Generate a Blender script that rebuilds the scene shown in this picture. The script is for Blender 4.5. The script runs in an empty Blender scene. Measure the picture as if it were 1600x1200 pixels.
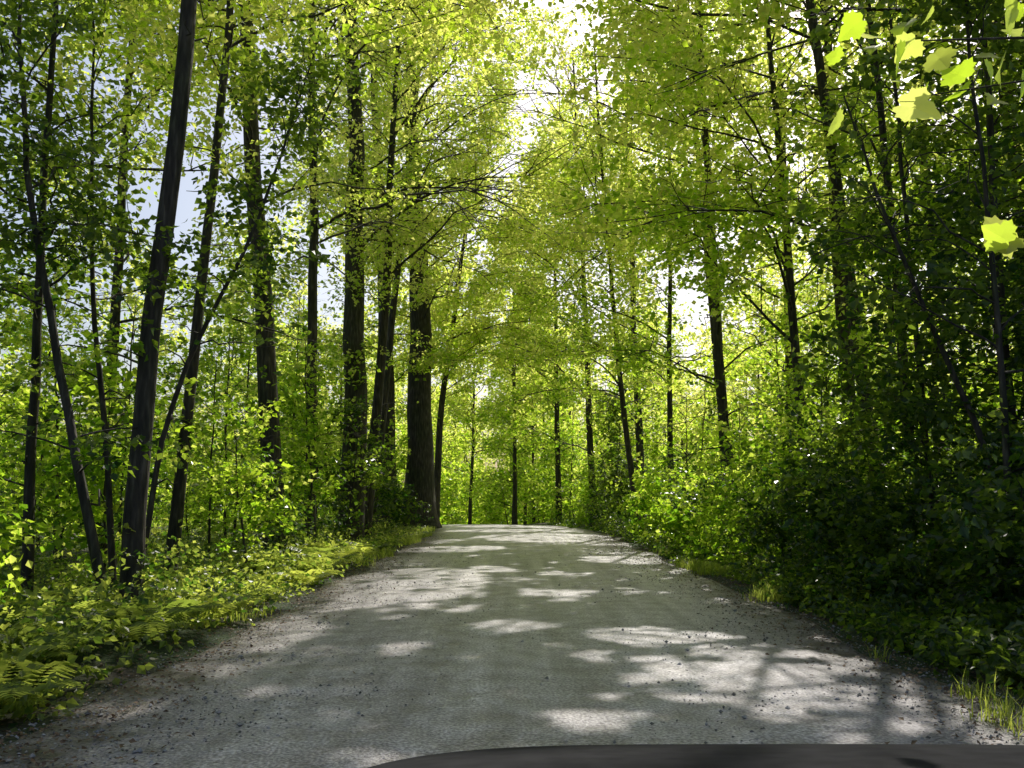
import bpy, math, random
import numpy as np
from mathutils import Vector
rng=np.random.default_rng(7); random.seed(7)
scene=bpy.context.scene

# ---------------- sun / light-space ----------------
SUN_EL=math.radians(46); SUN_AZ=math.radians(18)
S=np.array([math.sin(SUN_AZ)*math.cos(SUN_EL),math.cos(SUN_AZ)*math.cos(SUN_EL),math.sin(SUN_EL)])
KX=S[0]/S[2]; KY=S[1]/S[2]

# ---------------- helpers ----------------
def snoise(x,y,scale,seed):
    r=np.random.default_rng(seed); o=np.zeros_like(x,dtype=float)
    for i in range(7):
        a=r.uniform(0,2*math.pi); f=scale*r.uniform(.6,1.9); p=r.uniform(0,6.28)
        o+=np.sin((x*math.cos(a)+y*math.sin(a))*f+p)
    return o/3.0
def norm(v): return v/(np.linalg.norm(v,axis=-1,keepdims=True)+1e-9)

def road_cx(y):
    y=np.asarray(y,dtype=float)
    t=np.clip(y-34,0,60); return 0.25-0.010*t*t
def road_hw(y):
    y=np.asarray(y,dtype=float)
    return 3.20+0.004*np.clip(y,0,45)
def crest(y):
    t=np.clip(y-43,0,None); return -0.003*np.minimum(t,30)**2-0.18*np.clip(t-30,0,80)*0.4
def smooth(a,b,x):
    t=np.clip((x-a)/(b-a),0,1); return t*t*(3-2*t)
def gz(x,y):
    x=np.asarray(x,dtype=float); y=np.asarray(y,dtype=float)
    d=x-road_cx(y); hw=road_hw(y)
    off=np.abs(d)-hw
    z=crest(y)
    out=smooth(-0.3,1.0,off)
    rough=0.06*snoise(x,y,1.6,3)+0.12*snoise(x,y,.45,4)
    right=np.where(d>0,smooth(0.8,9,off)*0.9-0.12*smooth(0,.8,off)*(1-smooth(.8,2.2,off)),-smooth(0.3,5,off)*0.15)
    return z+out*(rough+right)-0.055*(1-smooth(-.45,.25,off))

def build(name,V,F,mat,attr=None,flat=True,parent=None):
    me=bpy.data.meshes.new(name)
    V=np.ascontiguousarray(V,dtype=np.float32); F=np.ascontiguousarray(F,dtype=np.int32)
    n,k=F.shape
    me.vertices.add(len(V)); me.vertices.foreach_set('co',V.ravel())
    me.loops.add(n*k); me.loops.foreach_set('vertex_index',F.ravel())
    me.polygons.add(n); me.polygons.foreach_set('loop_start',np.arange(0,n*k,k,dtype=np.int32))
    me.update(calc_edges=True)
    if attr is not None:
        a=me.attributes.new('lv','FLOAT','POINT'); a.data.foreach_set('value',np.ascontiguousarray(attr,dtype=np.float32))
    if flat: me.shade_flat()
    else: me.shade_smooth()
    me.materials.append(mat)
    ob=bpy.data.objects.new(name,me); scene.collection.objects.link(ob)
    if parent: ob.parent=parent
    return ob
def empty(name):
    e=bpy.data.objects.new(name,None); scene.collection.objects.link(e); e.empty_display_size=.3; return e

class Tubes:
    def __init__(s): s.V=[];s.F=[];s.n=0
    def add(s,P,R,k=6):
        P=np.asarray(P,float); R=np.asarray(R,float); m=len(P)
        T=norm(np.gradient(P,axis=0))
        ref=np.array([1.,0,0]) if abs(T[0][0])<.8 else np.array([0,1.,0])
        A=norm(np.cross(T,ref)); B=np.cross(T,A)
        th=np.linspace(0,2*math.pi,k,endpoint=False)
        V=P[:,None]+R[:,None,None]*(A[:,None]*np.cos(th)[None,:,None]+B[:,None]*np.sin(th)[None,:,None])
        s.V.append(V.reshape(-1,3))
        i=np.arange(m-1)[:,None]*k; j=np.arange(k)[None]; j2=(j+1)%k
        s.F.append(np.stack([i+j,i+j2,i+k+j2,i+k+j],-1).reshape(-1,4)+s.n); s.n+=m*k
    def make(s,name,mat,parent=None):
        return build(name,np.concatenate(s.V),np.concatenate(s.F),mat,flat=False,parent=parent)

def leaf_geo(P,D,N,Sz,w=.40):
    D=norm(D); sd=norm(np.cross(D,N)); N2=np.cross(sd,D); Sz=Sz[:,None]
    V=np.stack([P,P+D*Sz*.42+sd*Sz*w+N2*Sz*.1,P+D*Sz-N2*Sz*.08,P+D*Sz*.42-sd*Sz*w+N2*Sz*.1],1)
    n=len(P); b=np.arange(n)[:,None]*4
    F=np.stack([b+np.array([0,1,2]),b+np.array([0,2,3])],1).reshape(-1,3)
    return V.reshape(-1,3),F

def sprays(C,R,k,r,tilt=.35,jit=.55):
    m=len(C)
    n=norm(np.array([0,0,1.])+r.normal(0,tilt,(m,3)))
    a=norm(np.cross(n,r.normal(0,1,(m,3)))); b=np.cross(n,a)
    u=np.sqrt(r.uniform(0,1,(m,k))); th=r.uniform(0,2*math.pi,(m,k))
    rr=R[:,None]*u; c=np.cos(th); s_=np.sin(th)
    rad=a[:,None]*c[...,None]*1.25+b[:,None]*s_[...,None]*.7
    P=C[:,None]+rad*rr[...,None]+n[:,None]*(r.normal(0,.18,(m,k))*R[:,None])[...,None]
    P[...,2]-=.22*rr*rr
    D=rad+r.normal(0,.45,(m,k,3)); D[...,2]-=.2
    N=n[:,None]+r.normal(0,jit,(m,k,3))
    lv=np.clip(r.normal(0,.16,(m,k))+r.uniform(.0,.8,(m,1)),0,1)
    return P.reshape(-1,3),D.reshape(-1,3),N.reshape(-1,3),lv.ravel()

# sun-lit openings in the canopy (ground x, ground y, rx, ry)
PATCH=[(2.2,7.4,1.25,1.5),(2.8,5.6,1.0,1.0),(1.5,9.6,.8,.7),(.5,6.0,.5,.18),(.0,10.2,.5,.4),(-1.8,15.5,1.35,3.2),(-1.1,8.9,.34,.4),
 (-1.6,6.9,.42,.2),(-.6,7.6,.22,.18),(-2.6,10.,.6,1.4),(.7,13.5,.7,.7),(1.2,32,2.6,3.4),(-1.6,25,1.5,1.6),(2.5,21,1.0,1.4),(0,38,2.8,1.8),
 (-3.0,6.4,.4,.2),(-3.9,14.5,1.5,2.6),(4.6,22,1.3,5),(-4.6,21,1.2,4),(3.4,5.7,.7,1.2),(-.6,5.2,.5,.14),(.3,43,3,1.8),(-.4,18,.6,.9),(2.0,14,.4,.4),(-1.0,12.0,.6,.4),
 (.9,.4,1.9,1.5),(4.6,30,1.2,4),(-6.8,17,1.6,2.0),(1.0,17,.5,.5),(-2.2,12.3,.5,.5),(.8,8.4,.3,.25),(-.2,6.7,.25,.1),(6.5,12,1.4,1.5),(-5.6,9.5,1.0,1.2)]
def cull(P,r,hole=.32,road=True):
    x,y,z=P[:,0],P[:,1],P[:,2]
    gx=x-z*KX; gy=y-z*KY
    wx=gx+.14*snoise(gx,gy,6.0,21); wy=gy+.20*snoise(gx,gy,5.0,22)
    lit=np.zeros(len(P),bool)
    for (a,b,rx,ry) in PATCH:
        lit|=((wx-a)/rx)**2+((wy-b)/ry)**2<1
    sp=snoise(gx,gy,6.0,25)>-1.0
    kill=lit&sp&(z>2.2)
    onroad=(np.abs(gx)<3.4)&(gy>0)&(gy<45)
    hn=snoise(gx,gy,1.0,31)*.75+snoise(gx,gy,2.9,32)*.55
    kill|=(hn>hole)&(z>3.2)&(r.uniform(0,1,len(P))<.95)&~onroad
    kill|=onroad&(snoise(gx,gy*.7,5.0,41)>1.05)&(z>2.5)
    kill|=(~onroad)&(z>6)&(r.uniform(0,1,len(P))<(.25 if hole<.6 else .05))
    d=np.abs(x-road_cx(y))-road_hw(y)
    kill|=(d<.1)&(z-crest(y)<3.9+.9*np.sin(y*.7))&(y<56)
    kill|=(y>-1)&(y<6.5)&(np.abs(x)<4.6)&(z<6.5)
    return ~kill

# ---------------- materials ----------------
def newmat(name):
    m=bpy.data.materials.new(name); m.use_nodes=True; nt=m.node_tree; nt.nodes.clear()
    return m,nt,nt.nodes,nt.links
def ramp(nd,stops):
    r=nd.new('ShaderNodeValToRGB'); e=r.color_ramp.elements
    while len(e)<len(stops): e.new(.5)
    for i,(p,c) in enumerate(stops): e[i].position=p; e[i].color=(*c,1)
    return r
def leaf_mat(name,refl,trans,fac=.58,rough=.40):
    m,nt,nd,lk=newmat(name)
    out=nd.new('ShaderNodeOutputMaterial'); at=nd.new('ShaderNodeAttribute'); at.attribute_name='lv'
    rr=ramp(nd,refl); rt=ramp(nd,trans); lk.new(at.outputs['Fac'],rr.inputs[0]); lk.new(at.outputs['Fac'],rt.inputs[0])
    p=nd.new('ShaderNodeBsdfPrincipled'); p.inputs['Roughness'].default_value=rough
    lk.new(rr.outputs[0],p.inputs['Base Color'])
    t=nd.new('ShaderNodeBsdfTranslucent'); lk.new(rt.outputs[0],t.inputs[0])
    mx=nd.new('ShaderNodeMixShader'); mx.inputs[0].default_value=fac
    lk.new(p.outputs[0],mx.inputs[1]); lk.new(t.outputs[0],mx.inputs[2]); lk.new(mx.outputs[0],out.inputs[0])
    return m
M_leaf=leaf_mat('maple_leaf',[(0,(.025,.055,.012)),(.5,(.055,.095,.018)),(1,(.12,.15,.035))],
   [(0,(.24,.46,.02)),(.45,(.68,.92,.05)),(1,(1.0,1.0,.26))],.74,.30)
M_dark=leaf_mat('dark_leaf',[(0,(.02,.042,.012)),(1,(.06,.10,.03))],[(0,(.07,.19,.012)),(1,(.60,.80,.06))],.47,.27)  # darker foliage; on the near right its colour also deepens the shade
M_under=leaf_mat('undergrowth_leaf',[(0,(.025,.055,.014)),(1,(.10,.13,.035))],[(0,(.12,.26,.02)),(1,(.92,1.0,.16))],.58,.32)
M_litter=leaf_mat('dead_leaf',[(0,(.05,.03,.018)),(1,(.22,.14,.08))],[(0,(.05,.03,.01)),(1,(.15,.08,.03))],.15,.7)

def bark():
    m,nt,nd,lk=newmat('bark')
    out=nd.new('ShaderNodeOutputMaterial'); p=nd.new('ShaderNodeBsdfPrincipled'); p.inputs['Roughness'].default_value=.85
    tc=nd.new('ShaderNodeTexCoord'); mp=nd.new('ShaderNodeMapping'); mp.inputs['Scale'].default_value=(14,14,2.2)
    n=nd.new('ShaderNodeTexNoise'); n.inputs['Scale'].default_value=1.3; n.inputs['Detail'].default_value=6
    lk.new(tc.outputs['Object'],mp.inputs[0]); lk.new(mp.outputs[0],n.inputs['Vector'])
    n2=nd.new('ShaderNodeTexNoise'); n2.inputs['Scale'].default_value=1.2; lk.new(tc.outputs['Object'],n2.inputs['Vector'])
    r=ramp(nd,[(.3,(.02,.015,.012)),(.55,(.06,.048,.036)),(.75,(.14,.12,.095))]); lk.new(n.outputs[0],r.inputs[0])
    r2=ramp(nd,[(.4,(1,1,1)),(.7,(.65,.8,.5))]); lk.new(n2.outputs[0],r2.inputs[0])
    mx=nd.new('ShaderNodeMixRGB'); mx.blend_type='MULTIPLY'; mx.inputs[0].default_value=1
    lk.new(r.outputs[0],mx.inputs[1]); lk.new(r2.outputs[0],mx.inputs[2]); lk.new(mx.outputs[0],p.inputs['Base Color'])
    b=nd.new('ShaderNodeBump'); b.inputs['Strength'].default_value=.9; b.inputs['Distance'].default_value=.04
    lk.new(n.outputs[0],b.inputs['Height']); lk.new(b.outputs[0],p.inputs['Normal']); lk.new(p.outputs[0],out.inputs[0])
    return m
M_bark=bark()

def ground_mat():
    m,nt,nd,lk=newmat('forest_floor')
    out=nd.new('ShaderNodeOutputMaterial'); p=nd.new('ShaderNodeBsdfPrincipled'); p.inputs['Roughness'].default_value=.95
    tc=nd.new('ShaderNodeTexCoord')
    n=nd.new('ShaderNodeTexNoise'); n.inputs['Scale'].default_value=18; n.inputs['Detail'].default_value=8; lk.new(tc.outputs['Object'],n.inputs['Vector'])
    n2=nd.new('ShaderNodeTexNoise'); n2.inputs['Scale'].default_value=.7; n2.inputs['Detail'].default_value=5; lk.new(tc.outputs['Object'],n2.inputs['Vector'])
    r=ramp(nd,[(.3,(.02,.015,.01)),(.55,(.05,.038,.025)),(.75,(.11,.085,.055))]); lk.new(n.outputs[0],r.inputs[0])
    r2=ramp(nd,[(.38,(0,0,0)),(.55,(1,1,1))]); lk.new(n2.outputs[0],r2.inputs[0])
    mx=nd.new('ShaderNodeMixRGB'); lk.new(r2.outputs[0],mx.inputs[0]); lk.new(r.outputs[0],mx.inputs[1]); mx.inputs[2].default_value=(.025,.045,.011,1)
    lk.new(mx.outputs[0],p.inputs['Base Color'])
    b=nd.new('ShaderNodeBump'); b.inputs['Strength'].default_value=1; b.inputs['Distance'].default_value=.05
    lk.new(n.outputs[0],b.inputs['Height']); lk.new(b.outputs[0],p.inputs['Normal']); lk.new(p.outputs[0],out.inputs[0])
    return m
def road_mat():
    m,nt,nd,lk=newmat('gravel_road_surface')
    out=nd.new('ShaderNodeOutputMaterial'); p=nd.new('ShaderNodeBsdfPrincipled'); p.inputs['Roughness'].default_value=.40
    tc=nd.new('ShaderNodeTexCoord')
    def noise(sc,det,scale=(1,1,1)):
        mp=nd.new('ShaderNodeMapping'); mp.inputs['Scale'].default_value=scale; lk.new(tc.outputs['Object'],mp.inputs[0])
        n=nd.new('ShaderNodeTexNoise'); n.inputs['Scale'].default_value=sc; n.inputs['Detail'].default_value=det; lk.new(mp.outputs[0],n.inputs['Vector']); return n
    fine=noise(48,8); mid=noise(3.2,8); track=noise(1.0,6,(3.8,.09,1))
    c1=ramp(nd,[(.32,(.15,.134,.142)),(.5,(.40,.375,.392)),(.66,(.72,.69,.70))]); lk.new(fine.outputs[0],c1.inputs[0])
    c2=ramp(nd,[(.32,(.60,.59,.61)),(.66,(1.12,1.11,1.10))]); lk.new(track.outputs[0],c2.inputs[0])
    c3=ramp(nd,[(.34,(.70,.67,.66)),(.62,(1.1,1.1,1.11))]); lk.new(mid.outputs[0],c3.inputs[0])
    a=nd.new('ShaderNodeMixRGB'); a.blend_type='MULTIPLY'; a.inputs[0].default_value=1; lk.new(c1.outputs[0],a.inputs[1]); lk.new(c2.outputs[0],a.inputs[2])
    b_=nd.new('ShaderNodeMixRGB'); b_.blend_type='MULTIPLY'; b_.inputs[0].default_value=1; lk.new(a.outputs[0],b_.inputs[1]); lk.new(c3.outputs[0],b_.inputs[2])
    at=nd.new('ShaderNodeAttribute'); at.attribute_name='lv'
    ad=nd.new('ShaderNodeMath'); ad.operation='MULTIPLY_ADD'; lk.new(mid.outputs[0],ad.inputs[0]); ad.inputs[1].default_value=.9; lk.new(at.outputs['Fac'],ad.inputs[2])
    er=ramp(nd,[(.78,(0,0,0)),(1.0,(1,1,1))]); 
    sb=nd.new('ShaderNodeMath'); sb.operation='MULTIPLY'; sb.inputs[1].default_value=.72; lk.new(ad.outputs[0],sb.inputs[0]); lk.new(sb.outputs[0],er.inputs[0])
    mx=nd.new('ShaderNodeMixRGB'); lk.new(er.outputs[0],mx.inputs[0]); lk.new(b_.outputs[0],mx.inputs[1])
    dirt=ramp(nd,[(.35,(.03,.024,.022)),(.7,(.13,.105,.092))]); lk.new(fine.outputs[0],dirt.inputs[0]); lk.new(dirt.outputs[0],mx.inputs[2])
    lk.new(mx.outputs[0],p.inputs['Base Color'])
    h=nd.new('ShaderNodeMath'); h.operation='MULTIPLY_ADD'; lk.new(mid.outputs[0],h.inputs[0]); h.inputs[1].default_value=3; lk.new(fine.outputs[0],h.inputs[2])
    b=nd.new('ShaderNodeBump'); b.inputs['Strength'].default_value=.9; b.inputs['Distance'].default_value=.018
    lk.new(h.outputs[0],b.inputs['Height']); lk.new(b.outputs[0],p.inputs['Normal']); lk.new(p.outputs[0],out.inputs[0])
    return m
M_ground=ground_mat(); M_road=road_mat()
def stone_mat():
    m,nt,nd,lk=newmat('stone'); out=nd.new('ShaderNodeOutputMaterial'); p=nd.new('ShaderNodeBsdfPrincipled'); p.inputs['Roughness'].default_value=.8
    at=nd.new('ShaderNodeAttribute'); at.attribute_name='lv'; r=ramp(nd,[(0,(.08,.075,.07)),(1,(.40,.39,.38))]); lk.new(at.outputs['Fac'],r.inputs[0])
    lk.new(r.outputs[0],p.inputs['Base Color']); lk.new(p.outputs[0],out.inputs[0]); return m
M_stone=stone_mat()
def plain(name,col,rough,spec=.5):
    m,nt,nd,lk=newmat(name); out=nd.new('ShaderNodeOutputMaterial'); p=nd.new('ShaderNodeBsdfPrincipled')
    n=nd.new('ShaderNodeTexNoise'); n.inputs['Scale'].default_value=30; r=ramp(nd,[(.3,tuple(c*.75 for c in col)),(.7,tuple(c*1.2 for c in col))])
    lk.new(n.outputs[0],r.inputs[0]); lk.new(r.outputs[0],p.inputs['Base Color']); p.inputs['Roughness'].default_value=rough; p.inputs['Specular IOR Level'].default_value=spec
    lk.new(p.outputs[0],out.inputs[0]); return m

# ---------------- ground & road ----------------
def axis(segs):
    o=[]
    for a,b,st in segs: o+=list(np.arange(a,b,st))
    return np.array(o+[segs[-1][1]])
xs=axis([(-500,-60,40),(-60,-14,3),(-14,14,.28),(14,60,3),(60,500,40)])
ys=axis([(-300,-20,40),(-20,-2,1.5),(-2,30,.35),(30,70,.8),(70,130,4),(130,700,60)])
X,Y=np.meshgrid(xs,ys); Z=gz(X,Y)
V=np.stack([X,Y,Z],-1).reshape(-1,3); nx=len(xs); i=np.arange(len(ys)-1)[:,None]*nx; j=np.arange(nx-1)[None]
build('ground',V,np.stack([i+j,i+j+1,i+nx+j+1,i+nx+j],-1).reshape(-1,4),M_ground,flat=False)
ry=axis([(-20,70,.3),(70,110,1.5)]); nc=41; t=np.linspace(-1,1,nc)
YY=np.repeat(ry[:,None],nc,1); HW=road_hw(YY)+.18*snoise(YY,np.sign(t)[None]*50+0*YY,1.3,8)
XX=road_cx(YY)+t[None]*(HW+.25)
ZZ=crest(YY)+.05*(1-t[None]**2)-.10*smooth(.93,1,np.abs(t))[None]+.012*snoise(XX,YY,2.0,9)+0.004
V=np.stack([XX,YY,ZZ],-1).reshape(-1,3); i=np.arange(len(ry)-1)[:,None]*nc; j=np.arange(nc-1)[None]
build('gravel_road',V,np.stack([i+j,i+j+1,i+nc+j+1,i+nc+j],-1).reshape(-1,4),M_road,attr=np.repeat(np.abs(t)[None],len(ry),0).ravel(),flat=False)

# ---------------- trees ----------------
STAT={'leaves':0}
def resample(pts,n):
    pts=np.asarray(pts,float); d=np.r_[0,np.cumsum(np.linalg.norm(np.diff(pts,axis=0),axis=1))]
    s=np.linspace(0,d[-1],n)
    P=np.stack([np.interp(s,d,pts[:,k]) for k in range(3)],-1)
    for _ in range(2): P[1:-1]=(P[:-2]+2*P[1:-1]+P[2:])/4
    return P
def tree(name,pts,r0,zs,Rc,nl,ls=.138,k=20,seed=0,bias=None,spd=3.3,mat=None,flare=1.35,elev=(18,58),hole=.32,docull=True,taper=.25,dead=4,parent=None,epi=0,thin=.92):
    r=np.random.default_rng(seed+100); mat=mat or M_leaf
    P=resample(pts,16); 
    P[1:,:2]+=np.cumsum(r.normal(0,.02+r0*.09,(15,2)),0)*.8
    zb=P[0,2]; H=P[-1,2]; tt=np.linspace(0,1,16)
    R=r0*(1-(1-taper)*tt**1.1); R[0]*=flare; R[1]*=1+(flare-1)*.15
    P=np.insert(P,1,P[0]*.72+P[1]*.28,0); R=np.insert(R,1,r0*(1+(flare-1)*.35)); P[0,2]-=.3
    tb=Tubes(); tb.add(P,R,12)
    C=[];CR=[]
    def at(z):
        return np.array([np.interp(z,P[:,2],P[:,0]),np.interp(z,P[:,2],P[:,1]),z]),np.interp(z,P[:,2],R)
    for i in range(nl):
        t=((i+r.uniform(0,1))/nl)**.95; z=zs+(H-zs)*t*.98; s0,rt=at(z)
        az=r.uniform(0,2*math.pi)
        L=Rc*(1-.6*t**2.6)*r.uniform(.45,1.12)*(.6+.4*min(1,t*4+.2))
        if bias is not None: L*=1+bias[1]*math.cos(az-bias[0])
        el=math.radians(elev[0]+(elev[1]-elev[0])*t+r.normal(0,12))
        s=np.linspace(0,1,8); d=np.array([math.cos(az)*math.cos(el),math.sin(az)*math.cos(el),math.sin(el)])
        B=s0+d*(s*L)[:,None]; B[:,2]+=-.22*L*s**2+.05*L*np.sin(s*3)
        B[1:]+=np.cumsum(r.normal(0,.05*L**.5,(7,3)),0)
        rb=max(.008,min(rt*.4,.0075*L+.004)); tb.add(B,rb*(1-.85*s)+.002,5)
        ns=max(3,int(L*spd)); q=r.uniform(.2,1.05,ns)**.8
        bp=np.stack([np.interp(q,s,B[:,c]) for c in range(3)],-1)
        C.append(bp+r.normal(0,.26,(ns,3))); CR.append(r.uniform(.3,.65,ns)*min(1,.45+L*.25))
        for _ in range(int(2+L*1.1)):
            q0=r.uniform(.25,.9); b0=np.array([np.interp(q0,s,B[:,c]) for c in range(3)])
            a2=az+r.choice([-1,1])*r.uniform(.4,1.3); l2=L*r.uniform(.22,.45)
            e2=el*.6+r.normal(0,.35); d2=np.array([math.cos(a2)*math.cos(e2),math.sin(a2)*math.cos(e2),math.sin(e2)])
            s2=np.linspace(0,1,5); B2=b0+d2*(s2*l2)[:,None]; B2[:,2]-=.14*l2*s2**2; B2[1:]+=np.cumsum(r.normal(0,.04,(4,3)),0)
            tb.add(B2,rb*.35*(1-.75*s2)+.0012,4)
            n2=max(2,int(l2*spd*1.2)); qq=r.uniform(.2,1.1,n2)
            C.append(b0+d2*(qq*l2)[:,None]+r.normal(0,.24,(n2,3))); CR.append(r.uniform(.28,.55,n2)*min(1,.5+l2*.4))
    for _ in range(epi):
        z=zb+(zs-zb)*r.uniform(.25,1); s0,rt=at(z); az=r.uniform(0,6.28); L=r.uniform(.5,1.5)
        s=np.linspace(0,1,5); B=s0+np.array([math.cos(az),math.sin(az),.4])*(s*L)[:,None]; B[:,2]-=.25*L*s**2
        tb.add(B,.012*(1-.8*s)+.003,4); ns=int(2+L*3)
        C.append(s0+np.array([math.cos(az),math.sin(az),.2])*(r.uniform(.4,1.1,ns)*L)[:,None]+r.normal(0,.15,(ns,3))); CR.append(r.uniform(.2,.4,ns))
    for _ in range(dead):
        z=zb+(max(zs-zb,1))*r.uniform(.3,1); s0,rt=at(z); az=r.uniform(0,6.28); L=r.uniform(.4,1.6)*min(1,r0*6)
        s=np.linspace(0,1,5); B=s0+np.array([math.cos(az),math.sin(az),.35])*(s*L)[:,None]; B[:,2]-=.2*L*s**2; B[1:]+=r.normal(0,.04,(4,3))
        tb.add(B,.014*(1-.8*s)+.003,4)
    C=np.concatenate(C); CR=np.concatenate(CR)
    keep=r.uniform(0,1,len(C))<thin; C=C[keep]; CR=CR[keep]
    Pp,D,N,lv=sprays(C,CR,k,r)
    if docull:
        kk=cull(Pp,r,hole); Pp,D,N,lv=Pp[kk],D[kk],N[kk],lv[kk]
    # light and shade put into leaf colour: paler high up, darker low down
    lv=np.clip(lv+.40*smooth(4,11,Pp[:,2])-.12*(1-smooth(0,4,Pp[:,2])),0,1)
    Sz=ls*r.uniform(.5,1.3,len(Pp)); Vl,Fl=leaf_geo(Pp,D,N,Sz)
    STAT['leaves']+=len(Pp)
    if parent is None: parent=empty(name)
    a=tb.make('trunk',M_bark,parent)
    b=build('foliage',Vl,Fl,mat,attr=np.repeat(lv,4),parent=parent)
    return a,b

def G(x,y): return float(gz(x,y))
def tr(name,base,top,r0,zs,Rc,nl,mids=(),**kw):
    pts=[(base[0],base[1],G(*base))]+list(mids)+[top]
    return tree(name,pts,r0,zs,Rc,nl,**kw)
PI=math.pi
# left side, trunks visible in the photo
tr('maple_tree',(-4.86,11.7),(-4.2,12.3,19),.135,8.6,4.6,28,mids=[(-4.78,11.7,4.0),(-4.54,11.8,8.3)],seed=1,bias=(0,.2),taper=.5,epi=4)
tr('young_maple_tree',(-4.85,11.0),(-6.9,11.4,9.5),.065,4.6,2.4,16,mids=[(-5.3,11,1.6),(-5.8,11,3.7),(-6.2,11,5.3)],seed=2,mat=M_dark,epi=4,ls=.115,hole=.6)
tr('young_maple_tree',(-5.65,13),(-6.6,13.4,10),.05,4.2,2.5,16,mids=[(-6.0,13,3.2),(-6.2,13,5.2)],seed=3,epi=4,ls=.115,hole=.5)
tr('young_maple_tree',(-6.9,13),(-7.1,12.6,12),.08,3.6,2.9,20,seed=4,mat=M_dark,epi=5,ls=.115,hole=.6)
tr('leaning_maple_tree',(-5.15,12.5),(-3.0,12.9,8.2),.045,3.2,1.4,20,mids=[(-4.9,12.4,2.6),(-4.46,12.4,3.9),(-3.63,12.5,5.4)],seed=5,mat=M_dark,flare=1.2,ls=.115,hole=.6)
tr('maple_tree',(-5.7,22),(-7.4,22.5,23),.27,8,6.0,38,mids=[(-6.46,22,7.8),(-7.1,22,14.4)],seed=6,taper=.4,bias=(0,.25),epi=6,hole=.45)
tr('maple_tree',(-5.8,26),(-6.4,26,24),.17,7.5,5.6,36,mids=[(-5.85,26,8)],seed=7,bias=(0,.35),taper=.4,epi=8)
tr('oak_tree',(-5.4,30),(-6.0,30,25),.44,7.5,6.2,42,mids=[(-5.6,30,8)],seed=8,bias=(0,.4),epi=8)
tr('maple_tree',(-5.1,31.3),(-4.1,31.5,23),.2,7,5.4,36,mids=[(-4.5,31.3,8.5),(-4.4,31.3,15)],seed=9,bias=(0,.4),epi=6)
tr('oak_tree',(-4.3,42),(-5.2,42,27),.66,7,7.4,50,mids=[(-4.45,42,9),(-4.9,42,17)],seed=10,bias=(0,.3),ls=.18,k=20,flare=1.8,epi=5)
tr('oak_tree',(-5.6,41.0),(-6.4,41,25),.45,6,5.8,36,seed=11,ls=.18,k=20,epi=5)
tr('young_maple_tree',(-3.9,46),(-2.0,46,19),.2,6,5.2,38,mids=[(-3.5,46,7),(-2.6,46,12)],seed=12,ls=.18,k=20,epi=4,bias=(0,.3))
tr('maple_tree',(-5.6,36),(-3.6,36.5,26),.18,11,6.8,50,seed=16,bias=(0,.6),epi=5,ls=.15,hole=.5)
tr('maple_tree',(-8.6,9.0),(-8.2,9.4,15),.13,3.9,4.2,30,seed=13,bias=(.3,.35),mat=M_dark,hole=.7,ls=.115,k=26)
tr('maple_tree',(-10.5,15),(-10.2,15,18),.15,4.5,4.8,32,seed=14,bias=(0,.2),hole=.45)
tr('maple_tree',(-10.0,22),(-9.6,22,20),.15,5,4.8,30,seed=15,bias=(0,.2),hole=.4)
# left understory
for q,(x,y,h,zs,R) in enumerate([(-7.2,16.5,5.0,1.0,1.9),(-9.5,19,6.5,1.2,2.3),(-6.8,20.5,4.6,.8,1.8),(-11,12.5,4.2,.8,1.8),(-8.2,26,7,1.0,2.3),(-12.5,24,8,1.2,2.6),
    (-7.2,33,7,1.,2.4),(-7.2,38,8,1.2,2.5),(-9.5,31,9,2,3),(-15,18,6,.8,2.5),(-17,28,9,1.4,3),(-6.9,46,9,1.2,2.8),(-6.2,13.9,3.0,.5,1.3),(-8.2,13.6,5.2,1.2,1.9),(-5.2,17.8,3.2,.5,1.3),
    (-5.3,24.0,5.6,.8,1.8),(-5.2,28,4.2,.5,1.5),(-5.2,34,3.5,.4,1.5),(-10,9.6,3.2,.5,1.6),(-7.0,28.5,8,2,2.4),(-13,17.5,7,2,2.4),(-6.6,10.6,1.5,.2,.9),(-5.7,8.9,1.1,.1,.8),(-5.2,20.5,2.2,.3,1.2),(-4.8,38.0,1.6,.2,1.0)]):
    r=np.random.default_rng(500+q)
    tr('maple_sapling',(x,y),(x+r.normal(0,.4),y+r.normal(0,.3),h),.015+h*.004,zs,R,int(9+h*1.9),seed=20+q,k=18,ls=.12 if y<24 else .15,flare=1.1,dead=0,elev=(18,55),spd=3.0,mat=M_dark if q in(23,24,16,17,0) else M_leaf)
# right side
tr('beech_tree',(4.6,32.5),(3.2,33,19),.12,4.2,4.4,34,mids=[(3.9,32.5,8),(3.5,32.5,13)],seed=40,bias=(PI,.25),epi=4)
tr('beech_tree',(5.3,30),(5.5,30,17),.11,3.5,4.2,32,seed=41,bias=(PI,.3))
tr('maple_tree',(2.6,50),(2.4,50,20),.17,4,5.4,38,seed=42,ls=.19,k=18,bias=(PI,.3),hole=0)
tr('maple_tree',(.2,57),(.4,57,19),.14,3.5,5.4,36,seed=43,ls=.2,k=18,bias=(PI,.2),hole=-.1)
tr('maple_tree',(-3.0,64),(-2.6,64,17),.13,2.5,5.6,36,seed=55,ls=.21,k=18,hole=-.1)
tr('maple_tree',(1.6,66),(1.4,66,17),.11,2,5.4,34,seed=56,ls=.21,k=18,hole=-.1)
tr('maple_tree',(5.8,24),(5.2,24,20),.16,3.4,4.8,42,seed=44,bias=(PI,.4))
tr('beech_tree',(6.2,18.5),(5.5,18.5,16),.11,2.6,4.0,38,seed=45,bias=(PI,.35),hole=.4)
tr('maple_tree',(8.0,21),(7.6,21,20),.18,5,4.8,32,seed=46,bias=(PI,.2),thin=.8)
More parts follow.
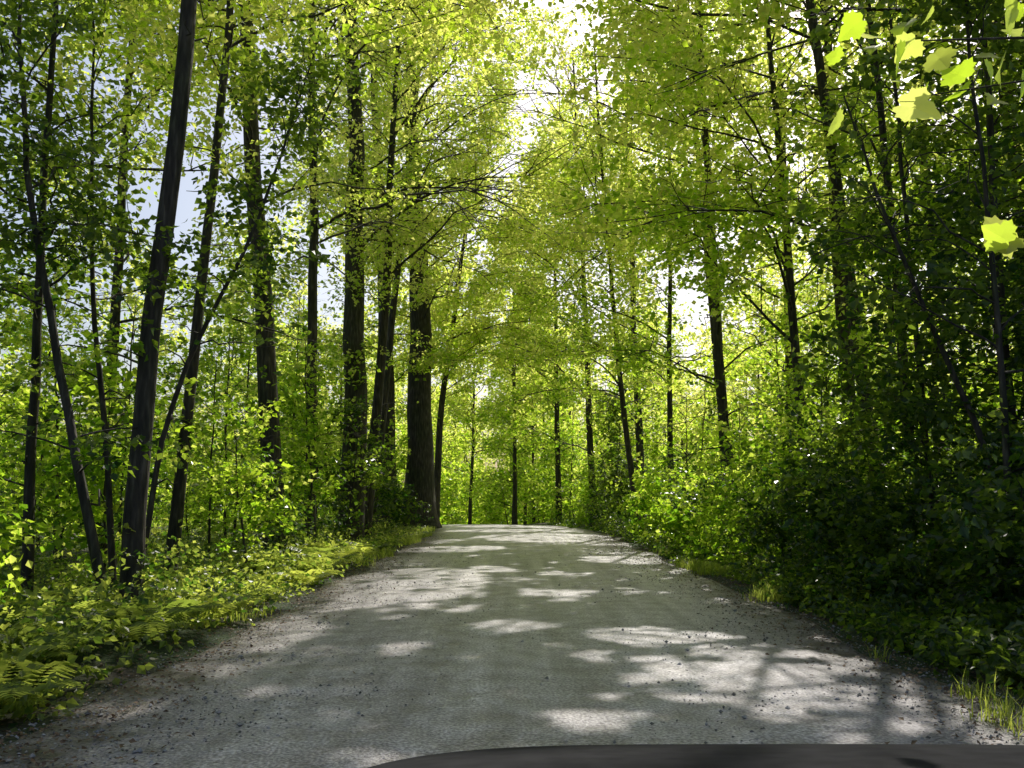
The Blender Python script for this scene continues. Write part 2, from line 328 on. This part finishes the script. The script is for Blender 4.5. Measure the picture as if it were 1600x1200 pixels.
tr('beech_tree',(7.0,15.5),(6.4,15.3,14),.10,2.8,3.6,36,seed=47,bias=(PI,.25),hole=.5)
tr('maple_tree',(5.4,38),(5.0,38,22),.18,3.6,5.6,44,seed=48,bias=(PI,.45),ls=.16)
tr('maple_tree',(4.0,44.5),(3.2,45,25),.18,3.6,6.4,52,seed=49,ls=.18,k=20,bias=(PI,.45))
tr('maple_tree',(6.9,27.5),(5.4,27.5,21),.16,8.5,6.4,40,seed=51,bias=(PI,.5),spd=3.4)
tr('maple_tree',(7.2,17.3),(5.6,17.5,19),.15,9,6.2,40,seed=52,bias=(PI,.5),spd=3.4)
tr('maple_tree',(8.4,12.6),(7.2,13.0,18),.15,8.0,5.8,36,seed=53,bias=(PI,.45),spd=3.6,hole=.5)
tr('maple_tree',(-6.4,17.0),(-5.2,17.3,20),.12,10.0,6.0,34,seed=54,bias=(0,.5),spd=3.6)
tr('leaning_maple_tree',(6.4,11.2),(4.5,11.4,6.8),.05,3.6,1.8,14,mids=[(5.9,11.2,2.2),(5.1,11.2,4.3)],seed=50,mat=M_dark,hole=.6)
for q,(x,y,tx,h,rr) in enumerate([(5.75,10.3,5.6,9,.045),(6.6,11.8,6.5,12,.065),(6.9,12.6,7.2,11,.05),(6.3,13.4,6.0,11,.055),(8.2,13.5,8.1,13,.075),(7.6,11.2,7.8,10,.05)]):
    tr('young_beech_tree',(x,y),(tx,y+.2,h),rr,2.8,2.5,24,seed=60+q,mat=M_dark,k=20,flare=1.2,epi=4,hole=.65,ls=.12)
tr('maple_tree',(9.5,16),(9.2,16,18),.18,3.5,4.6,34,seed=70,hole=.6)
tr('maple_tree',(11,23),(11,23,20),.2,4,4.8,30,seed=71)
tr('maple_tree',(9,29),(9,29,20),.2,4,4.8,28,seed=72,thin=.8)
# right understory
for q,(x,y,h,zs,R) in enumerate([(5.2,26.5,4.5,.6,1.7),(5.3,21.5,4.0,.5,1.7),(5.8,16.8,3.8,.5,1.7),(6.9,19,6,.8,2.0),(5.2,34.5,6,.6,2.),(4.6,41,6,.6,2.2),
    (7.6,25,7,.8,2.4),(6.4,13.6,3.0,.4,1.4),(8.5,17.5,6,.8,2.3),(9.5,12.5,5,.8,2.),(6.0,29.2,5.5,.6,2),(11.5,18,7,.8,2.6),(3.2,50,7,.6,2.4),(5.7,10.4,1.8,.2,1.0),(5.3,8.8,1.4,.15,.9),(5.1,12.2,1.5,.2,.9),
    (6.9,9.4,2.6,.4,1.3),(4.9,14.6,1.6,.2,.9),(4.9,18.6,1.7,.2,1.0),(4.8,24,1.6,.2,1.0),(4.8,30.5,2.2,.2,1.2),(4.4,37,2.6,.2,1.3),(3.9,44.5,3,.2,1.5),(6.2,7.4,1.6,.15,1.0),(7.8,15.2,4,.5,1.9),(5.9,12.2,2.6,.3,1.2),
    (5.2,10.0,1.2,.1,.8),(6.9,11.6,3.4,.4,1.6),(8.4,10.6,4,.4,1.8),(4.9,16.4,1.3,.1,.8),(4.95,21,1.5,.1,.9),(5.6,18,2.6,.2,1.3),(5.7,14.6,2.4,.2,1.2)]):
    r=np.random.default_rng(600+q)
    dk=(y<15.5) or q%4==1  # nearest bushes take the darker leaf, their shade put into the colour
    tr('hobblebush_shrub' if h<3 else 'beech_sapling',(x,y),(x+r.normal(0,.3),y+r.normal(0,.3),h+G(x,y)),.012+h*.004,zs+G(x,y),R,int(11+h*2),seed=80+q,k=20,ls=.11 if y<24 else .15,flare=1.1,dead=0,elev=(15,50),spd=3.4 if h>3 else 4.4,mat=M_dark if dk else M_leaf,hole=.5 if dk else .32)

# far trees closing the view (shared meshes)
dist=empty('distant_trees'); protos=[]
for v in range(6):
    H=[17,20,15,19,12,5][v]
    a,b=tree('proto',[(0,0,0),(random.uniform(-.5,.5),.2,H*.5),(random.uniform(-.8,.8),0,H)],[.13,.14,.11,.14,.09,.04][v],[1.8,3.0,1.2,4,1,.3][v],[4.4,5,4.2,5,4,2.6][v],[34,36,32,32,28,24][v],ls=.25,k=9,seed=300+v,docull=False,parent=dist,spd=2.8,thin=.75)
    protos.append((a.data,b.data)); bpy.data.objects.remove(a); bpy.data.objects.remove(b)
r=np.random.default_rng(77); pos=[]
def ok(x,y,m):
    return all((x-a)**2+(y-b)**2>m*m for a,b in pos)
def addfar(x,y,m,ks,pv=None):
    if abs(x-float(road_cx(y)))<float(road_hw(y))+1.8 and y<66: return
    if not ok(x,y,m): return
    pos.append((x,y)); v=int(r.choice(pv if pv else [0,1,2,3,4])); s=r.uniform(.8,1.15)*ks; rot=r.uniform(0,6.28); z=G(x,y)-.1
    for nm,me in zip(('trunk','foliage'),protos[v]):
        o=bpy.data.objects.new(nm,me); o.parent=dist; o.location=(x,y,z); o.rotation_euler=(0,0,rot); o.scale=(s,s,s*r.uniform(.9,1.1)); scene.collection.objects.link(o)
for _ in range(500): addfar(r.uniform(-22,26),r.uniform(56,105),5.2,1.05)
for _ in range(200): addfar(r.uniform(-80,80),r.uniform(115,170),8.5,1.4,[0,2,4])
for _ in range(150): addfar(r.uniform(12,42),r.uniform(12,70),5.5,.9)
for _ in range(120): addfar(r.uniform(-60,-13),r.uniform(30,95),6.6,.85,[2,4,0,3])
pos=[]
for _ in range(200): addfar(r.uniform(-20,20),r.uniform(50,100),2.8,.9,[5])
for _ in range(140): addfar(r.uniform(-55,-9),r.uniform(18,80),4,.9,[5])
for _ in range(60): addfar(r.uniform(9,30),r.uniform(14,60),3.5,.9,[5])

# ---------------- undergrowth, ferns, grass, litter, stones ----------------
def scatter_side(n,side,lo,hi,y0,y1,r,pw=1.6):
    y=y0+(y1-y0)*r.uniform(0,1,n)**pw; o=r.uniform(lo,hi,n)
    return road_cx(y)+side*(road_hw(y)+o),y
def undergrowth(name,side,n,lo,hi,y0,y1,seed,mat,hmax,ls,k=16):
    r=np.random.default_rng(seed); x,y=scatter_side(n,side,lo,hi,y0,y1,r)
    keep=snoise(x,y,1.1,seed)>-.5; x,y=x[keep],y[keep]
    off=np.abs(x-road_cx(y))-road_hw(y)
    hh=r.uniform(.06,1,len(x))*hmax*np.clip(.2+off*.45,.12,1)*(1+.55*snoise(x,y,.9,seed+1))
    C=np.stack([x,y,gz(x,y)+np.clip(hh,.05,None)],-1); R=r.uniform(.12,.3,len(x))
    P,D,N,lv=sprays(C,R,k,r,tilt=.45,jit=.5)
    z0=gz(P[:,0],P[:,1]); P[:,2]=np.maximum(P[:,2],z0+.02)
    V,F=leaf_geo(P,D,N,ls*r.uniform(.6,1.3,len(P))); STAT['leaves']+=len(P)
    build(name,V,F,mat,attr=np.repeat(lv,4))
undergrowth('undergrowth',-1,6500,.2,11,3.5,50,901,M_under,.6,.08)
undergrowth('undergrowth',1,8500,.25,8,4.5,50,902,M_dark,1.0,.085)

def ferns(name,pts,seed):
    r=np.random.default_rng(seed); Ps=[];Ds=[];Ns=[];Ss=[];L=[]
    for (x,y) in pts:
        z=G(x,y); nf=r.integers(6,10); sz=r.uniform(.4,.75); l0=r.uniform(.1,1)
        for f in range(nf):
            az=f/nf*6.28+r.normal(0,.25); s=np.linspace(.12,1,17); l=sz*r.uniform(.8,1.15)
            d=np.array([math.cos(az),math.sin(az),0.])
            c=np.array([x,y,z])+d*(s*l*.85)[:,None]; c[:,2]+=l*(.95*s-.65*s*s)
            sd=np.array([-d[1],d[0],0.])
            for sg in (-1,1):
                Ps.append(c); Ds.append(sd*sg+d*.3+np.array([0,0,-.15])+r.normal(0,.05,(17,3))); Ns.append(np.tile(np.array([0,0,1.]),(17,1))+d*.2)
                Ss.append(l*.27*np.sin(np.clip(s*.95+.08,0,1)*PI)**.7+.01); L.append(np.full(17,l0))
    P=np.concatenate(Ps);V,F=leaf_geo(P,np.concatenate(Ds),np.concatenate(Ns),np.concatenate(Ss),w=.13)
    build(name,V,F,M_under,attr=np.repeat(np.concatenate(L),4))
r=np.random.default_rng(31)
fx,fy=scatter_side(260,-1,.5,5,5.6,26,r,1.2); ferns('ferns',list(zip(fx,fy)),5)
fx,fy=scatter_side(100,1,.8,4,6.5,28,r,1.2); ferns('ferns',list(zip(fx,fy)),6)

def grass(name,x,y,hmin,hmax,seed):
    r=np.random.default_rng(seed); n=len(x); z=gz(x,y)-.01; h=r.uniform(hmin,hmax,n); az=r.uniform(0,6.28,n)
    d=np.stack([np.cos(az),np.sin(az),0*az],-1); sd=np.stack([-d[:,1],d[:,0],0*az],-1); w=r.uniform(.003,.007,n)[:,None]
    b=np.stack([x,y,z],-1); ln=r.uniform(.15,.8,n)[:,None]*h[:,None]; up=np.array([0,0,1.])*h[:,None]
    m=b+d*ln*.3+up*.55; tp=b+d*ln+up*r.uniform(.75,1,n)[:,None]
    V=np.stack([b-sd*w,b+sd*w,m-sd*w*.8,m+sd*w*.8,tp],1).reshape(-1,3); o=np.arange(n)[:,None]*5
    F=np.stack([o+np.array([0,1,3]),o+np.array([0,3,2]),o+np.array([2,3,4])],1).reshape(-1,3)
    build(name,V,F,M_under,attr=np.repeat(np.clip(r.normal(.6,.25,n),0,1),5))
r=np.random.default_rng(41); gxs=[];gys=[]
def tufts(n,side,lo,hi,y0,y1,per,sp):
    x,y=scatter_side(n,side,lo,hi,y0,y1,r,1.1)
    kp=snoise(x,y*.6,1.4,77)>.2; x,y=x[kp],y[kp]; n=len(x)
    gxs.append((x[:,None]+r.normal(0,sp,(n,per))).ravel()); gys.append((y[:,None]+r.normal(0,sp,(n,per))).ravel())
tufts(420,-1,0,1.3,11,40,34,.10); tufts(700,1,0.0,1.1,13,30,36,.10)
for (cx_,cy_) in [(3.22,5.85),(3.35,5.6),(3.2,6.15),(3.35,6.4),(3.5,6.0),(3.42,6.9)]:
    gxs.append(cx_+r.normal(0,.07,60)); gys.append(cy_+r.normal(0,.08,60))
gxs.append(3.40+r.normal(0,.04,34)); gys.append(8.55+r.normal(0,.05,34))
grass('grass',np.concatenate(gxs),np.concatenate(gys),.08,.30,3)

r=np.random.default_rng(51); n=11000
y=3.5+30*r.uniform(0,1,n)**1.6; sd=r.choice([-1,1],n); o=r.normal(.1,.5,n)
x=road_cx(y)+sd*(road_hw(y)+o-.05)
zt=np.maximum(gz(x,y),np.where(np.abs(x-road_cx(y))<road_hw(y)+.05,crest(y)+.012+.05*(1-((x-road_cx(y))/(road_hw(y)+.25))**2),-9))+.012
P=np.stack([x,y,zt],-1); D=r.normal(0,1,(n,3)); D[:,2]*=.15; N=np.array([0,0,1.])+r.normal(0,.3,(n,3))
V,F=leaf_geo(P,D,N,r.uniform(.02,.05,n)); build('fallen_leaves',V,F,M_litter,attr=np.repeat(r.uniform(0,1,n),4))
n=16000; y=3.0+22*r.uniform(0,1,n)**1.7; sd=r.choice([-1,1],n); o=-np.abs(r.normal(0,1.3,n))+.25
x=road_cx(y)+sd*(road_hw(y)+np.maximum(o,-3.2))
z=np.maximum(gz(x,y),crest(y)+.002+.05*(1-((x-road_cx(y))/(road_hw(y)+.25))**2)); sz=r.uniform(.004,.012,n)*np.where(r.uniform(0,1,n)<.04,2.2,1)
octv=np.array([[1,0,0],[0,1,0],[-1,0,0],[0,-1,0],[0,0,.7],[0,0,-.7]],float)
V=(np.stack([x,y,z+sz*.3],-1)[:,None]+octv[None]*sz[:,None,None]*r.uniform(.6,1.3,(n,6,1))).reshape(-1,3)
f=np.array([[0,1,4],[1,2,4],[2,3,4],[3,0,4],[1,0,5],[2,1,5],[3,2,5],[0,3,5]])
build('gravel',V,(np.arange(n)[:,None,None]*6+f[None]).reshape(-1,3),M_stone,attr=np.repeat(r.uniform(0,1,n),6))

# ---------------- overhanging maple branch, near right ----------------
mt=empty('maple_tree'); tb=Tubes()
tp=resample([(4.9,3.8,-.1),(4.8,3.8,4),(5.0,3.9,9),(4.9,4,12)],14); tb.add(tp,np.linspace(.16,.07,14),12)
def br(pts,r0,r1,k=6):
    P=resample(pts,9); tb.add(P,np.linspace(r0,r1,9),k); return P
br([(4.85,3.8,2.9),(3.4,3.4,3.35),(2.2,3.05,3.15),(1.45,3.0,3.1)],.025,.003)
br([(2.5,3.15,3.2),(2.0,3.0,2.98),(1.36,3.0,2.88)],.006,.002)
br([(4.85,3.8,2.2),(3.2,3.4,2.5),(2.1,3.1,2.46),(1.72,3.0,2.42)],.015,.002)
br([(3.0,3.3,3.3),(2.2,3.2,3.5),(1.6,3.3,3.5)],.006,.002)
tb.make('trunk',M_bark,mt)
half=[(0,.02),(.12,-.09),(.27,-.07),(.33,.06),(.50,.08),(.47,.20),(.60,.36),(.50,.42),(.45,.54),(.29,.53),(.30,.66),(.17,.78),(.10,.90),(0,1.0)]
outl=np.array(half+[(-a,b) for a,b in half[-2:0:-1]],float)
nO=len(outl)
r=np.random.default_rng(5); VV=[];FF=[];LL=[];o=0
tips=[(1.36,3.0,2.86,.15),(1.40,3.02,3.08,.12),(1.60,3.0,2.96,.12),(1.52,3.05,3.08,.11),(1.72,3.0,3.0,.12),(1.83,3.05,3.25,.14),(1.78,3.1,2.44,.15),(1.70,2.98,2.36,.11)]
for i in range(26):
    q=r.uniform(0,1); tips.append((1.32+q*.72,r.uniform(2.95,3.5),3.05+q*.05+r.uniform(-.10,.42),r.uniform(.07,.115)))
for i in range(5): tips.append((r.uniform(1.72,2.0),r.uniform(3,3.2),r.uniform(2.35,2.5),r.uniform(.08,.12)))
for i in range(80):
    q=r.uniform(0,1); tips.append((2.0+q*2.5,3.1+q*.6+r.normal(0,.25),2.85+r.normal(0,.45),r.uniform(.09,.14)))
for (x,y,z,s) in tips:
    D=norm(np.array([-.5,-.3,-.5])+r.normal(0,.35,3)); N=norm(np.array([.15,.6,.75])+r.normal(0,.40,3))
    sd=norm(np.cross(D,N)); N=np.cross(sd,D)
    P=np.array([x,y,z]); c=P+D*.3*s
    pts=P+sd*(outl[:,0:1]*s)+D*(outl[:,1:2]*s)+N*(np.abs(outl[:,0:1])*s*.2-(outl[:,1:2]**2)*s*.2)
    VV.append(np.vstack([c[None],pts])); FF.append(np.array([[0,1+a,1+(a+1)%nO] for a in range(nO)])+o); LL.append(np.full(nO+1,r.uniform(.35,1))); o+=nO+1
build('foliage',np.concatenate(VV),np.concatenate(FF),M_leaf,attr=np.concatenate(LL),parent=mt)

# ---------------- car the photo was taken from: front end ahead of the windscreen ----------------
car=empty('car'); M_paint=plain('dark_paint',(.022,.022,.024),.9,.05); M_rub=plain('tyre_rubber',(.02,.02,.02),.85); M_lamp=plain('lamp_glass',(.5,.5,.52),.12); M_trim=plain('black_trim',(.01,.01,.01),.5)
xc=.62; yy=np.array([.55,.8,1.1,1.4,1.7,1.9,2.0,2.1,2.18,2.22,2.24]); zt=np.array([1.10,1.09,1.075,1.06,1.025,.992,.972,.94,.88,.76,.5])
hwid=np.array([.93,.94,.95,.95,.94,.92,.90,.88,.86,.84,.82]); u=np.linspace(-1,1,65)
V=[]
for a,b,c in zip(yy,zt,hwid):
    au=np.abs(u); x=xc+c*np.sign(u)*np.minimum(1,au*1.12)
    top=b-.03*np.minimum(1,au*1.12)**6
    z=np.where(au>.893,top-(au-.893)/.107*(top-.32),top)
    V.append(np.stack([x,np.full(65,a)-.06*au**3*(a>1.8),z],-1))
V=np.array(V).reshape(-1,3); i=np.arange(len(yy)-1)[:,None]*65; j=np.arange(64)[None]
build('hood_and_fenders',V,np.stack([i+j,i+j+1,i+65+j+1,i+65+j],-1).reshape(-1,4),M_paint,flat=False,parent=car)
def boxm(name,x0,x1,y0,y1,z0,z1,mat,bev=.03):
    V=np.array([(x,y,z) for x in(x0,x1) for y in(y0,y1) for z in(z0,z1)]); F=np.array([(0,1,3,2),(4,6,7,5),(0,4,5,1),(2,3,7,6),(0,2,6,4),(1,5,7,3)])
    o=build(name,V,F,mat,flat=False,parent=car); m=o.modifiers.new('b','BEVEL'); m.width=bev; m.segments=3; return o
boxm('bumper',xc-.84,xc+.84,2.05,2.33,.28,.52,M_trim,.08); boxm('grille',xc-.42,xc+.42,2.20,2.26,.56,.74,M_trim,.02)
boxm('headlamp_1',xc-.76,xc-.46,2.12,2.24,.58,.72,M_lamp,.04); boxm('headlamp_2',xc+.46,xc+.76,2.12,2.24,.58,.72,M_lamp,.04)
for nm,sx in(('wheel_1',-1),('wheel_2',1)):
    th=np.linspace(0,2*PI,29)[:-1]; V=[]
    for (dx,rr) in [(-.11,.20),(-.11,.30),(-.09,.335),(.09,.335),(.11,.30),(.11,.20),(.05,.18),(.06,.01)]:
        V.append(np.stack([np.full(28,xc+sx*.84+sx*dx),1.45+rr*np.cos(th),.37+rr*np.sin(th)],-1))
    V=np.concatenate(V); i=np.arange(7)[:,None]*28; j=np.arange(28)[None]
    build(nm,V,np.stack([i+j,i+(j+1)%28,i+28+(j+1)%28,i+28+j],-1).reshape(-1,4),M_rub,flat=False,parent=car)

# ---------------- world, sun, camera ----------------
w=bpy.data.worlds.new('World'); scene.world=w; w.use_nodes=True; nt=w.node_tree; bg=nt.nodes['Background']
sky=nt.nodes.new('ShaderNodeTexSky'); sky.sky_type='NISHITA'; sky.sun_disc=False; sky.sun_elevation=SUN_EL; sky.sun_rotation=SUN_AZ
sky.dust_density=3.5; nt.links.new(sky.outputs[0],bg.inputs[0]); bg.inputs[1].default_value=.135
ld=bpy.data.lights.new('sun','SUN'); ld.energy=5; ld.angle=math.radians(.5); ld.color=(1,.95,.86)
lo=bpy.data.objects.new('sun',ld); scene.collection.objects.link(lo); lo.rotation_euler=Vector(S).to_track_quat('Z','Y').to_euler()
cd=bpy.data.cameras.new('camera'); cd.lens=31.5; cd.sensor_width=36; cd.clip_end=2000; cd.clip_start=.05
co=bpy.data.objects.new('camera',cd); scene.collection.objects.link(co); co.location=(0,0,1.5); co.rotation_euler=(math.radians(97.1),0,0); scene.camera=co
scene.view_settings.view_transform='Standard'; scene.view_settings.look='None'; scene.view_settings.exposure=0
print('LEAVES',STAT['leaves'],'FAR',len(pos))
